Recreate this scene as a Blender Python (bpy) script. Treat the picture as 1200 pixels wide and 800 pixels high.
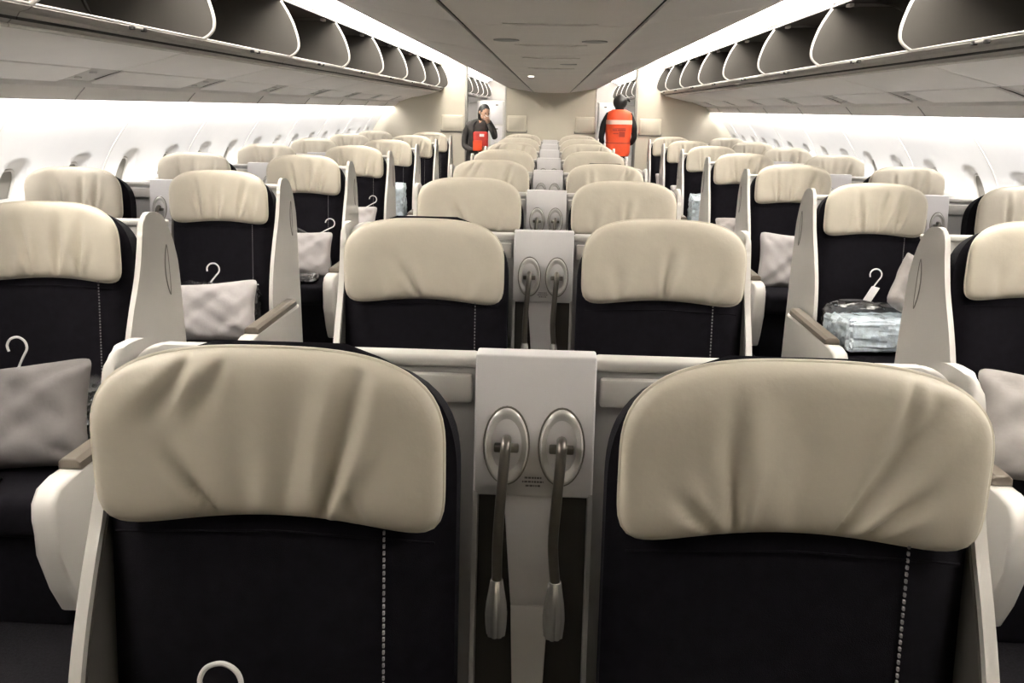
import bpy, bmesh, math, random
from mathutils import Vector, Matrix, noise as mnoise
random.seed(7)
S = bpy.context.scene
COL = S.collection
for o in list(bpy.data.objects): bpy.data.objects.remove(o)

# ------------------------------------------------------------------ camera
HC = 1.60                                   # eye height above the cabin floor
PITCH, YAW, ROLL = 0.2715, 0.041, 0.0195
cam_d = bpy.data.cameras.new('camera'); cam = bpy.data.objects.new('camera', cam_d); COL.objects.link(cam)
cam_d.sensor_width = 36; cam_d.lens = 977.97/1200*36; cam_d.clip_start = 0.02; cam_d.clip_end = 100
fwd = Vector((-math.sin(YAW)*math.cos(PITCH), math.cos(YAW)*math.cos(PITCH), -math.sin(PITCH)))
rgt = Vector((math.cos(YAW), math.sin(YAW), 0)); upv = rgt.cross(fwd)
r2 = rgt*math.cos(ROLL)+upv*math.sin(ROLL); u2 = upv*math.cos(ROLL)-rgt*math.sin(ROLL)
m3 = Matrix((r2, u2, -fwd)).transposed()
cam.matrix_world = Matrix.Translation((0.0139, 0, HC)) @ m3.to_4x4()
S.camera = cam

# ------------------------------------------------------------------ world, lights, exposure
w = bpy.data.worlds.new('world'); S.world = w; w.use_nodes = True
w.node_tree.nodes['Background'].inputs[0].default_value = (0.9, 0.95, 1, 1)
w.node_tree.nodes['Background'].inputs[1].default_value = 0.01
S.view_settings.view_transform = 'Standard'; S.view_settings.look = 'None'
S.view_settings.gamma = 1; S.view_settings.use_curve_mapping = False
S.view_settings.exposure = 1.12
def strip(name, x, h, y0, y1, wd, power, direction, col):
    d = bpy.data.lights.new(name, 'AREA'); d.shape = 'RECTANGLE'; d.size = wd; d.size_y = y1-y0
    d.energy = power; d.color = col
    o = bpy.data.objects.new(name, d); COL.objects.link(o)
    n = Vector(direction).normalized(); ya = Vector((0, 1, 0)); xa = ya.cross(-n)
    o.matrix_world = Matrix.Translation((x, (y0+y1)/2, h+HC)) @ Matrix((xa, ya, -n)).transposed().to_4x4()
    return o
YE = 13.7                                   # rear bulkhead of this cabin
for s, nm in ((-1, 'left'), (1, 'right')):
    strip('cove_light_'+nm, s*1.60, 0.655, -0.15, 13.65, 0.10, 172, (-0.15*s, 0, 1), (1, 0.955, 0.88))
    strip('cove_light_rear_'+nm, s*1.60, 0.655, 13.95, 23.6, 0.10, 110, (-0.15*s, 0, 1), (1, 0.96, 0.90))
    strip('wall_wash_light_'+nm, s*2.462, 0.066, -0.2, 13.65, 0.03, 80, (1.0*s, 0, -0.45), (1, 0.985, 0.965))
    strip('wall_wash_light_rear_'+nm, s*2.462, 0.066, 13.9, 23.6, 0.03, 60, (1.0*s, 0, -0.45), (1, 0.985, 0.965))

# ------------------------------------------------------------------ helpers
def mat(name, col, rough=0.5, metal=0.0, bump=0.0, bscale=200, var=0.0, vscale=6, spec=0.5, sheen=0.0, emit=None, trans=0.0, coat=0.0):
    m = bpy.data.materials.new(name); m.use_nodes = True
    nt = m.node_tree; b = nt.nodes['Principled BSDF']
    b.inputs['Base Color'].default_value = (*col, 1); b.inputs['Roughness'].default_value = rough
    b.inputs['Metallic'].default_value = metal; b.inputs['Specular IOR Level'].default_value = spec
    b.inputs['Sheen Weight'].default_value = sheen; b.inputs['Transmission Weight'].default_value = trans
    b.inputs['Coat Weight'].default_value = coat
    if emit:
        b.inputs['Emission Color'].default_value = (*emit[0], 1); b.inputs['Emission Strength'].default_value = emit[1]
    tc = nt.nodes.new('ShaderNodeTexCoord')
    if var > 0:
        n = nt.nodes.new('ShaderNodeTexNoise'); n.inputs['Scale'].default_value = vscale; n.inputs['Detail'].default_value = 5
        nt.links.new(tc.outputs['Object'], n.inputs['Vector'])
        r = nt.nodes.new('ShaderNodeValToRGB')
        r.color_ramp.elements[0].position = 0.3; r.color_ramp.elements[1].position = 0.7
        r.color_ramp.elements[0].color = (*[c*(1-var) for c in col], 1)
        r.color_ramp.elements[1].color = (*[min(1, c*(1+var)) for c in col], 1)
        nt.links.new(n.outputs['Fac'], r.inputs['Fac']); nt.links.new(r.outputs['Color'], b.inputs['Base Color'])
    if bump > 0:
        n = nt.nodes.new('ShaderNodeTexNoise'); n.inputs['Scale'].default_value = bscale; n.inputs['Detail'].default_value = 3
        nt.links.new(tc.outputs['Object'], n.inputs['Vector'])
        bp = nt.nodes.new('ShaderNodeBump'); bp.inputs['Strength'].default_value = bump; bp.inputs['Distance'].default_value = 0.004
        nt.links.new(n.outputs['Fac'], bp.inputs['Height']); nt.links.new(bp.outputs['Normal'], b.inputs['Normal'])
    return m
M = dict(
    cream=mat('cream_leatherette', (0.50, 0.45, 0.365), 0.55, bump=0.25, bscale=45, var=0.05, vscale=9, sheen=0.1),
    piping=mat('cream_piping', (0.58, 0.53, 0.43), 0.5, var=0.03),
    black=mat('black_fabric', (0.0055, 0.0047, 0.007), 0.9, bump=0.3, bscale=700, var=0.25, vscale=40, spec=0.12),
    stitch=mat('grey_stitch', (0.24, 0.225, 0.22), 0.8, var=0.1),
    shell=mat('warm_white_shell_plastic', (0.56, 0.535, 0.50), 0.38, var=0.02, bump=0.03, bscale=400),
    shellgrey=mat('grey_shell_plastic', (0.42, 0.405, 0.39), 0.45, var=0.03),
    console=mat('console_white_plastic', (0.63, 0.605, 0.605), 0.38, var=0.02, bump=0.03, bscale=400),
    liner=mat('dark_taupe_sheet', (0.085, 0.078, 0.068), 0.6, var=0.08),  # dark tone of the sheets added over the wings' inner faces
    recess=mat('dark_brown_recess', (0.035, 0.029, 0.026), 0.5, var=0.1),
    gap=mat('dark_gap', (0.018, 0.016, 0.015), 0.8, var=0.1),
    silver=mat('silver_satin', (0.66, 0.64, 0.61), 0.25, 0.2, var=0.02),
    chrome=mat('fluted_chrome', (0.97, 0.95, 0.93), 0.24, 0.65, var=0.02),
    stem=mat('gunmetal_stem', (0.15, 0.135, 0.118), 0.3, 0.5, var=0.05),
    pad=mat('brown_armrest_leather', (0.13, 0.108, 0.085), 0.42, bump=0.1, bscale=300, var=0.1),
    wall=mat('sidewall_white', (0.84, 0.83, 0.825), 0.5, var=0.015, bump=0.02, bscale=300),
    shade=mat('window_shade_beige', (0.27, 0.255, 0.225), 0.6, var=0.03),
    rim=mat('window_rim_white', (0.72, 0.70, 0.67), 0.3, var=0.02),
    ceil=mat('ceiling_grey_plastic', (0.90, 0.855, 0.80), 0.5, var=0.025, vscale=3, bump=0.03, bscale=200),
    ceilside=mat('ceiling_side_plastic', (0.88, 0.835, 0.795), 0.5, var=0.025, vscale=3, bump=0.03, bscale=200),
    cove=mat('cove_white', (0.88, 0.87, 0.85), 0.5, var=0.01),
    under=mat('bin_underside_white', (0.93, 0.905, 0.875), 0.45, var=0.02, vscale=3),
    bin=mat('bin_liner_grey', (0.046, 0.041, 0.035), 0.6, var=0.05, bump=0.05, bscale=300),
    rib=mat('bin_rib_white', (0.55, 0.53, 0.49), 0.4, var=0.03),
    rail=mat('bin_rail_grey', (0.34, 0.32, 0.30), 0.42, 0.2, var=0.05),
    bulk=mat('bulkhead_cream', (0.56, 0.515, 0.42), 0.55, var=0.02, vscale=2, bump=0.03, bscale=200),
    bulkpanel=mat('bulkhead_panel_cream', (0.62, 0.57, 0.465), 0.5, var=0.02),
    post=mat('doorway_post_grey', (0.22, 0.21, 0.19), 0.4, 0.3, var=0.05),
    carpet=mat('dark_carpet', (0.012, 0.011, 0.013), 0.95, bump=0.6, bscale=350, var=0.4, vscale=120, spec=0.1),
    pillow=mat('white_nonwoven_pillow', (0.36, 0.335, 0.33), 0.8, bump=0.6, bscale=22, var=0.06, vscale=14),
    greige=mat('greige_pillow', (0.27, 0.245, 0.235), 0.8, bump=0.6, bscale=22, var=0.08, vscale=14),
    taupe=mat('taupe_pillow', (0.135, 0.122, 0.118), 0.8, bump=0.6, bscale=22, var=0.08, vscale=14),
    wrap=mat('clear_blue_plastic_wrap', (0.56, 0.64, 0.70), 0.14, bump=0.5, bscale=60, var=0.22, vscale=30, coat=0.6),
    darkwrap=mat('dark_blanket_in_clear_wrap', (0.045, 0.043, 0.045), 0.14, bump=0.5, bscale=60, var=0.5, vscale=30, coat=0.8),
    hook=mat('white_hanger_plastic', (0.80, 0.78, 0.76), 0.3, var=0.02),
    arm=mat('dark_hanger_arm', (0.03, 0.028, 0.03), 0.5, var=0.1),
    tagm=mat('white_paper_tag', (0.82, 0.80, 0.79), 0.7, var=0.03),
    orange=mat('orange_red_vest', (0.68, 0.065, 0.012), 0.6, bump=0.4, bscale=30, var=0.12, vscale=8),
    reflect=mat('reflective_tape', (0.85, 0.55, 0.46), 0.35, var=0.04),
    vestprint=mat('vest_back_print', (0.36, 0.03, 0.01), 0.6, var=0.1),
    jacket=mat('charcoal_jacket', (0.045, 0.04, 0.038), 0.8, bump=0.4, bscale=40, var=0.2),
    darkcloth=mat('black_shirt', (0.012, 0.011, 0.012), 0.8, bump=0.4, bscale=40, var=0.2),
    hair=mat('black_hair', (0.010, 0.008, 0.007), 0.5, bump=0.5, bscale=200, var=0.3),
    skin=mat('skin', (0.42, 0.25, 0.17), 0.5, var=0.06, vscale=20),
    mask=mat('white_mask', (0.75, 0.72, 0.70), 0.7, var=0.03),
    red=mat('red_bag', (0.50, 0.03, 0.02), 0.45, bump=0.3, bscale=40, var=0.2),
    lamp=mat('downlight_lens', (1, 1, 1), 0.4, emit=((1, 0.93, 0.8), 4.0)),
    text=mat('grey_print', (0.16, 0.15, 0.15), 0.7, var=0.05),
)
def mesh(name, verts, faces, m, smooth=True, sharp=None):
    me = bpy.data.meshes.new(name); me.from_pydata([tuple(v) for v in verts], [], faces)
    me.materials.append(M[m] if isinstance(m, str) else m)
    bm = bmesh.new(); bm.from_mesh(me); bmesh.ops.recalc_face_normals(bm, faces=bm.faces); bm.to_mesh(me); bm.free()
    if smooth:
        me.polygons.foreach_set('use_smooth', [True]*len(me.polygons))
        if sharp: me.set_sharp_from_angle(angle=math.radians(sharp))
    me.update(); return me
def bmmesh(name, bm, m, smooth=True, sharp=40):
    me = bpy.data.meshes.new(name); bmesh.ops.recalc_face_normals(bm, faces=bm.faces); bm.to_mesh(me); bm.free()
    me.materials.append(M[m])
    if smooth:
        me.polygons.foreach_set('use_smooth', [True]*len(me.polygons))
        if sharp: me.set_sharp_from_angle(angle=math.radians(sharp))
    return me
def obj(name, me, parent=None, loc=(0, 0, 0), rot=(0, 0, 0), scale=(1, 1, 1)):
    o = bpy.data.objects.new(name, me); COL.objects.link(o)
    o.location = loc; o.rotation_euler = rot; o.scale = scale
    if parent: o.parent = parent
    return o
def thing(name, label, cat, loc=(0, 0, 0), rot=(0, 0, 0), group=None):
    o = obj(name, None, None, loc, rot); o.empty_display_size = 0.1
    o['label'] = label; o['category'] = cat
    if group: o['group'] = group
    return o
def tag(o, label, cat, group=None):
    o['label'] = label; o['category'] = cat
    if group: o['group'] = group
    return o
def struct(o, label=None):
    o['kind'] = 'structure'
    if label: o['label'] = label
    return o
def ext(bm, prof, y0, y1, axis='Y', closed=True, bev=0.0):
    """extrude a closed outline of (a,b) along an axis; axis Y: (x,z), X: (y,z), Z: (x,y)"""
    def P(a, b, t): return {'Y': (a, t, b), 'X': (t, a, b), 'Z': (a, b, t)}[axis]
    n = len(prof)
    A = [bm.verts.new(P(a, b, y0)) for a, b in prof]; B = [bm.verts.new(P(a, b, y1)) for a, b in prof]
    es = []
    for i in range(n if closed else n-1):
        j = (i+1) % n; bm.faces.new((A[i], A[j], B[j], B[i]))
    if closed:
        bm.faces.new(A); bm.faces.new(B[::-1])
    if bev > 0:
        bm.edges.ensure_lookup_table()
        st = set(A); en = set(B)
        es = [e for e in bm.edges if (e.verts[0] in st and e.verts[1] in st) or (e.verts[0] in en and e.verts[1] in en)]
        bmesh.ops.bevel(bm, geom=es, offset=bev, segments=3, affect='EDGES', profile=0.5)
    return bm
def box(bm, x0, x1, y0, y1, z0, z1, bev=0.0, seg=2):
    vs = [bm.verts.new((x, y, z)) for x in (x0, x1) for y in (y0, y1) for z in (z0, z1)]
    fs = [(0, 1, 3, 2), (4, 6, 7, 5), (0, 4, 5, 1), (2, 3, 7, 6), (0, 2, 6, 4), (1, 5, 7, 3)]
    F = [bm.faces.new([vs[i] for i in f]) for f in fs]
    if bev > 0:
        es = list({e for f in F for e in f.edges}); bmesh.ops.bevel(bm, geom=es, offset=bev, segments=seg, affect='EDGES', profile=0.5)
    return bm
def tube(bm, pts, r, n=10, cap=True):
    pts = [Vector(p) for p in pts]; rs = r if isinstance(r, (list, tuple)) else [r]*len(pts)
    rings = []; ref = None
    for i, p in enumerate(pts):
        t = (pts[min(i+1, len(pts)-1)]-pts[max(i-1, 0)]).normalized()
        if ref is None: ref = Vector((1, 0, 0)) if abs(t.x) < 0.8 else Vector((0, 1, 0))
        a = (ref-t*ref.dot(t)).normalized(); ref = a; b = t.cross(a)
        rings.append([bm.verts.new(p+(a*math.cos(k*2*math.pi/n)+b*math.sin(k*2*math.pi/n))*rs[i]) for k in range(n)])
    for A, B in zip(rings, rings[1:]):
        for k in range(n): bm.faces.new((A[k], A[(k+1) % n], B[(k+1) % n], B[k]))
    if cap: bm.faces.new(rings[0][::-1]); bm.faces.new(rings[-1])
    return bm
def spline(pts, k=6, closed=False):
    out = []; n = len(pts)
    def g(i): return Vector(pts[i % n] if closed else pts[max(0, min(n-1, i))])
    for i in range(n if closed else n-1):
        p0, p1, p2, p3 = g(i-1), g(i), g(i+1), g(i+2)
        for j in range(k):
            t = j/k
            out.append(0.5*((2*p1)+(-p0+p2)*t+(2*p0-5*p1+4*p2-p3)*t*t+(-p0+3*p1-3*p2+p3)*t**3))
    if not closed: out.append(Vector(pts[-1]))
    return out
def NB(): return bmesh.new()
def ss(a, b, x):
    t = max(0, min(1, (x-a)/(b-a))); return t*t*(3-2*t)
ORD = ['front', 'second', 'third', 'fourth', 'fifth', 'sixth', 'seventh', 'eighth', 'ninth', 'tenth', 'eleventh', 'twelfth', 'thirteenth', 'fourteenth']

# ------------------------------------------------------------------ the cabin shell
Y0, Y1 = -1.6, 24.0
bm = NB(); box(bm, -3.05, 3.05, Y0, Y1, -0.06, 0.0)
fl = struct(obj('floor', bmmesh('floor', bm, 'carpet', False)), 'dark carpet on the cabin floor')

# sidewalls: profile x(h)
WP = [(0.12, 2.49), (0.02, 2.562), (-0.08, 2.645), (-0.2, 2.745), (-0.34, 2.84), (-0.5, 2.915), (-0.7, 2.965), (-1.0, 2.99), (-1.3, 2.985), (-1.6, 2.95)]
def wx(h):
    if h >= WP[0][0]: return WP[0][1]
    for (h0, x0), (h1, x1) in zip(WP, WP[1:]):
        if h >= h1: return x0+(x1-x0)*(h-h0)/(h1-h0)
    return WP[-1][1]
def wxs(h): return (wx(h-0.05)+wx(h-0.025)+wx(h)+wx(h+0.025)+wx(h+0.05))/5
HWIN, WA, WB = -0.50, 0.115, 0.185
def superell(a, ex, ey, n):
    c, s = math.cos(a), math.sin(a)
    return ex*math.copysign(abs(c)**(2/n), c), ey*math.copysign(abs(s)**(2/n), s)
def sidewall_mesh(L):
    """one lining panel of length L with two window openings, deep reveals; local y 0..L, x outward"""
    V, F = [], []
    def add(y, h, dx=0): V.append((wxs(h)+dx, y, h+HC)); return len(V)-1
    g = 0.004
    for wi in range(2):
        ya, yb = L/2*wi+(g if wi == 0 else 0), L/2*(wi+1)-(g if wi == 1 else 0)
        yc = L/2*(wi+0.5); ha, hb = HWIN-0.29, HWIN+0.29
        N = 40; rings = []
        for j in range(8):
            t = j/5; R = []
            for k in range(N):
                a = 2*math.pi*k/N
                hy, hh = superell(a, WA, WB, 3.0)
                # point on the cell rectangle in the same direction (square mapping)
                c, s = math.cos(a), math.sin(a); mm = max(abs(c), abs(s))
                qy, qh = c/mm*(L/4), s/mm*0.29
                if j <= 5:
                    e = t
                    y, h, dx = yc+qy+(hy-qy)*e, HWIN+qh+(hh-qh)*e, 0
                    y = min(max(y, ya), yb)
                else:
                    q = (0.95, 0.78)[j-6]; y, h = yc+hy*q, HWIN+hh*q+(0, -0.010)[j-6]; dx = (0.010, 0.050)[j-6]
                R.append(add(y, h, dx))
            rings.append(R)
        for A, B in zip(rings, rings[1:]):
            for k in range(N): F.append((A[k], A[(k+1) % N], B[(k+1) % N], B[k]))
        for (h0, h1, st) in ((hb, 0.12, 10), (-1.59, ha, 8)):
            for a in range(st):
                for b in range(6):
                    q = [(ya+(yb-ya)*(b+db)/6, h0+(h1-h0)*(a+da)/st) for db, da in ((0, 0), (1, 0), (1, 1), (0, 1))]
                    F.append(tuple(add(*p) for p in q))
    me = mesh('sidewall_panel', V, F, 'wall', True)
    bm = bmesh.new(); bm.from_mesh(me); bmesh.ops.remove_doubles(bm, verts=bm.verts, dist=0.0015)
    bmesh.ops.recalc_face_normals(bm, faces=bm.faces); bm.to_mesh(me); bm.free(); me.set_sharp_from_angle(angle=math.radians(38))
    return me
def ring_tube(a, b, dx, dh, r, m):
    bm = NB(); N = 40; P = []
    for k in range(N+1):
        y, h = superell(2*math.pi*k/N, a, b, 3.0); P.append((wxs(HWIN+h+dh)+dx, y, HWIN+h+dh+HC))
    tube(bm, P, r, 8); return bmmesh('window_rim', bm, m)
def pane_mesh():
    V, F = [], []
    N = 40
    for q, dx in ((0, 0.052), (0.5, 0.052), (1, 0.052)):
        for k in range(N):
            y, h = superell(2*math.pi*k/N, WA*0.80*q, WB*0.80*q, 3.0); V.append((wxs(HWIN+h-0.012)+dx, y, HWIN+h-0.012+HC))
    for j in range(2):
        for k in range(N): F.append((j*N+k, j*N+(k+1) % N, (j+1)*N+(k+1) % N, (j+1)*N+k))
    return mesh('window_shade', V, F, 'shade', True)
LP = 1.26
ME_panel = sidewall_mesh(LP); ME_rim = ring_tube(WA*0.78, WB*0.78, 0.046, -0.010, 0.0085, 'rim'); ME_pane = pane_mesh()
bm = NB(); box(bm, 0, 0.05, -0.005, 0.005, 0, 0.1)
def seam_mesh():
    V, F = [], []
    hs = [0.02-0.06*i for i in range(18)]
    for h in hs:
        for dy in (-0.007, 0.007):
            V.append((wxs(h)-0.006, dy, h+HC)); V.append((wxs(h)+0.01, dy, h+HC))
    for i in range(len(hs)-1):
        a = i*4; b = a+4
        F += [(a, a+2, b+2, b), (a, b, b+1, a+1), (a+2, a+3, b+3, b+2)]
    return mesh('panel_joint', V, F, 'rim', True, 30)
ME_seam = seam_mesh()
for s, nm, yw in ((-1, 'left', 4.43), (1, 'right', 4.60)):
    W_ = struct(obj('wall_'+nm, None), 'white %s cabin sidewall of lining panels with shaded windows' % nm)
    y = yw-LP/4
    while y > Y0: y -= LP
    while y < Y1-0.2:
        if True:
            p = obj('sidewall_panel', ME_panel, W_, (0, y, 0), scale=(s, 1, 1))
            for q in (0.25, 0.75):
                obj('window_rim', ME_rim, p, (0, LP*q, 0)); obj('window_shade', ME_pane, p, (0, LP*q, 0))
            obj('panel_joint', ME_seam, p, (0, LP, 0))
        y += LP
    # outer hull behind the lining so nothing leaks
    bm = NB(); ext(bm, [(s*3.12, 0), (s*3.12, 2.6), (s*3.18, 2.6), (s*3.18, 0)], Y0, Y1)
    obj('hull_skin', bmmesh('hull_skin', bm, 'shellgrey', False), W_)
    # storage ledge along the wall below the windows
    T = struct(obj('trim_1' if s < 0 else 'trim_2', None), 'white storage ledge with lids along the %s windows' % nm)
    yy = Y0+0.05; k = 0
    bm = NB(); box(bm, 0, 0.16, 0.004, 1.54, 0.02, 1.035); me_b = bmmesh('ledge_body', bm, 'shellgrey', True)
    bm = NB(); box(bm, -0.012, 0.145, 0.004, 1.54, 1.038, 1.075, 0.010); me_l = bmmesh('ledge_lid', bm, 'shell', True)
    bm = NB(); box(bm, -0.006, 0.01, 0.30, 1.24, 0.80, 0.98, 0.004); me_p = bmmesh('ledge_panel', bm, 'shell', True)
    while yy < YE-1.0:
        b = obj('ledge_body', me_b, T, (s*2.825, yy, 0), scale=(s, 1, 1)); obj('ledge_lid', me_l, b); obj('ledge_panel', me_p, b)
        yy += 1.546
# ceiling
C = struct(obj('ceiling', None), 'grey ceiling of flat centre panels, sloping side panels and bright light coves')
def slab(name, pts, y0, y1, th, m, bev=0.006, par=None, smooth=True):
    """thick curved panel: open profile (x,h) offset upward by th"""
    up = [(x, h+th) for x, h in pts][::-1]
    bm = NB(); ext(bm, [(x, h+HC) for x, h in pts+up], y0, y1, bev=bev)
    return bmmesh(name, bm, m, smooth, 30)
LC = 1.40
me_c = slab('ceiling_panel', [(-0.279, 0.262), (-0.2, 0.257), (0, 0.254), (0.2, 0.257), (0.279, 0.262)], 0.004, LC/2-0.004, 0.02, 'ceil', 0.004)
me_s = {s: slab('side_ceiling_panel', [(s*x, h) for x, h in ((0.297, 0.265), (0.42, 0.283), (0.56, 0.305), (0.68, 0.328), (0.735, 0.345), (0.742, 0.36))], 0.003, LC*1.0-0.003, 0.02, 'ceilside', 0.003) for s in (-1, 1)}
CV = [(0.742, 0.362), (0.80, 0.42), (0.90, 0.53), (1.05, 0.64), (1.25, 0.72), (1.45, 0.755), (1.62, 0.755), (1.72, 0.73), (1.78, 0.68)]
me_v = {s: slab('cove_panel', [(s*x, h) for x, h in CV], 0.002, LC-0.002, 0.02, 'cove', 0.0) for s in (-1, 1)}
me_gr = {s: slab('ceiling_groove', [(s*0.272, 0.272), (s*0.304, 0.274)], 0, LC, 0.01, 'gap', 0.0, smooth=False) for s in (-1, 1)}
y = 1.44-LC*2
nC = 0
while y < YE-0.02:
    L = min(LC, YE-y)/LC
    for q in (0, LC/2):
        if y+q < YE-0.1: obj('ceiling_panel', me_c, C, (0, y+q, 0), scale=(1, L, 1))
    for s in (-1, 1):
        obj('side_ceiling_panel', me_s[s], C, (0, y, 0), scale=(1, L, 1)); obj('ceiling_groove', me_gr[s], C, (0, y, 0), scale=(1, L, 1))
        obj('cove_panel', me_v[s], C, (0, y, 0), scale=(1, L, 1))
    y += LC
y = YE+0.06
while y < Y1-0.1:
    for s in (-1, 1):
        obj('side_ceiling_panel', me_s[s], C, (0, y, 0)); obj('cove_panel', me_v[s], C, (0, y, 0))
    obj('ceiling_panel', me_c, C, (0, y, 0), scale=(1, 2, 1))
    y += LC
bm = NB(); box(bm, -3.1, 3.1, Y0, Y1, HC+0.92, HC+0.97); obj('crown_skin', bmmesh('crown_skin', bm, 'shellgrey', False), C)
def disc(rx, ry, th, m, n=28, rim=0.0):
    bm = NB()
    pr = [(math.cos(2*math.pi*k/n)*rx, math.sin(2*math.pi*k/n)*ry) for k in range(n)]
    ext(bm, pr, -th, 0, 'Z', bev=min(th*0.45, 0.004)); return bmmesh('disc', bm, m)
me_dl = disc(0.022, 0.022, 0.006, 'lamp'); me_dr = disc(0.034, 0.034, 0.004, 'ceil'); me_sp = disc(0.05, 0.05, 0.004, 'shellgrey')
for (x, y_, lit) in ((-0.16, 6.95, True), (-0.17, 3.4, False), (0.17, 3.42, False), (-0.2, 2.0, False), (0.22, 1.98, False), (0.1, 5.1, False)):
    t_ = obj('downlight_ring' if lit else 'speaker_grille', me_dr if lit else me_sp, C, (x, y_, HC+0.257))
    if lit: obj('downlight_lens', me_dl, t_, (0, 0, -0.003))
me_rg = slab('ceiling_ridge', [(-0.15, 0.2535), (-0.1, 0.250), (0.1, 0.250), (0.15, 0.2535)], 0, 0.10, 0.004, 'ceil', 0.003)
for y_ in (2.75, 3.62, 4.5, 5.6): obj('ceiling_ridge', me_rg, C, (0, y_, 0))

# undersides of the bins
UP = [(1.80, 0.234), (1.92, 0.205), (2.05, 0.178), (2.190, 0.151)]
LB = 1.40; YB0 = 2.84-LB*3
for s, nm in ((-1, 'left'), (1, 'right')):
    T = struct(obj('trim_3' if s < 0 else 'trim_4', None), 'white service panels on the underside of the %s overhead bins' % nm)
    def skew(me, k):
        for v in me.vertices: v.co.y += k*(abs(v.co.x)-1.80)
        return me
    me_u = skew(slab('underside_panel', [(s*x, h) for x, h in UP], 0.008, LB-0.008, 0.012, 'under', 0.004), 0.28)
    me_p1 = slab('service_panel', [(s*x, h) for x, h in ((2.204, 0.147), (2.30, 0.115), (2.388, 0.087))], 0.005, 1.08, 0.012, 'under', 0.004)
    me_p2 = slab('reading_light_panel', [(s*x, h) for x, h in ((2.204, 0.156), (2.30, 0.129), (2.388, 0.100))], 1.09, LB-0.005, 0.012, 'shell', 0.004)
    me_f = slab('lower_fascia', [(s*x, h) for x, h in ((2.428, 0.108), (2.427, 0.088), (2.426, 0.068), (2.45, 0.045), (2.485, 0.006), (2.492, 0.002))], 0.0, LB, 0.006, 'under', 0.0)  # steep top edge added to block wall-wash light leaking through the panel gap
    me_k = slab('backing', [(s*x, h) for x, h in ((1.72, 0.285), (2.2, 0.19), (2.40, 0.112), (2.44, 0.108), (2.50, 0.13))], 0, LB, 0.01, 'gap', 0)
    bm = NB(); tube(bm, [(s*x, 0, h+HC) for x, h in ((2.424, 0.066), (2.449, 0.042), (2.484, 0.004))], 0.003, 6); me_fj = bmmesh('fascia_joint', bm, 'shellgrey')
    me_lp = disc(0.018, 0.018, 0.006, 'silver')
    y = YB0
    while y < Y1-LB*0.5:
        if y < YE and y+LB > YE: sc = (YE-y)/LB
        else: sc = 1
        p = obj('underside_panel', me_u, T, (0, y, 0), scale=(1, sc, 1))
        obj('service_panel', me_p1, T, (0, y+0.2, 0), scale=(1, sc if sc < 1 else 1, 1)); q = obj('reading_light_panel', me_p2, T, (0, y+0.2*(sc == 1), 0), scale=(1, sc, 1))
        for dx in (0.06, 0.14): obj('reading_spot', me_lp, q, (s*(2.203+dx), 1.2, HC+0.155-dx*0.30))
        lf = obj('lower_fascia', me_f, T, (0, y, 0), scale=(1, sc, 1)); obj('fascia_joint', me_fj, lf, (0, 0.2, 0)); obj('backing', me_k, T, (0, y, 0), scale=(1, sc, 1))
        y += LB*sc

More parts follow.
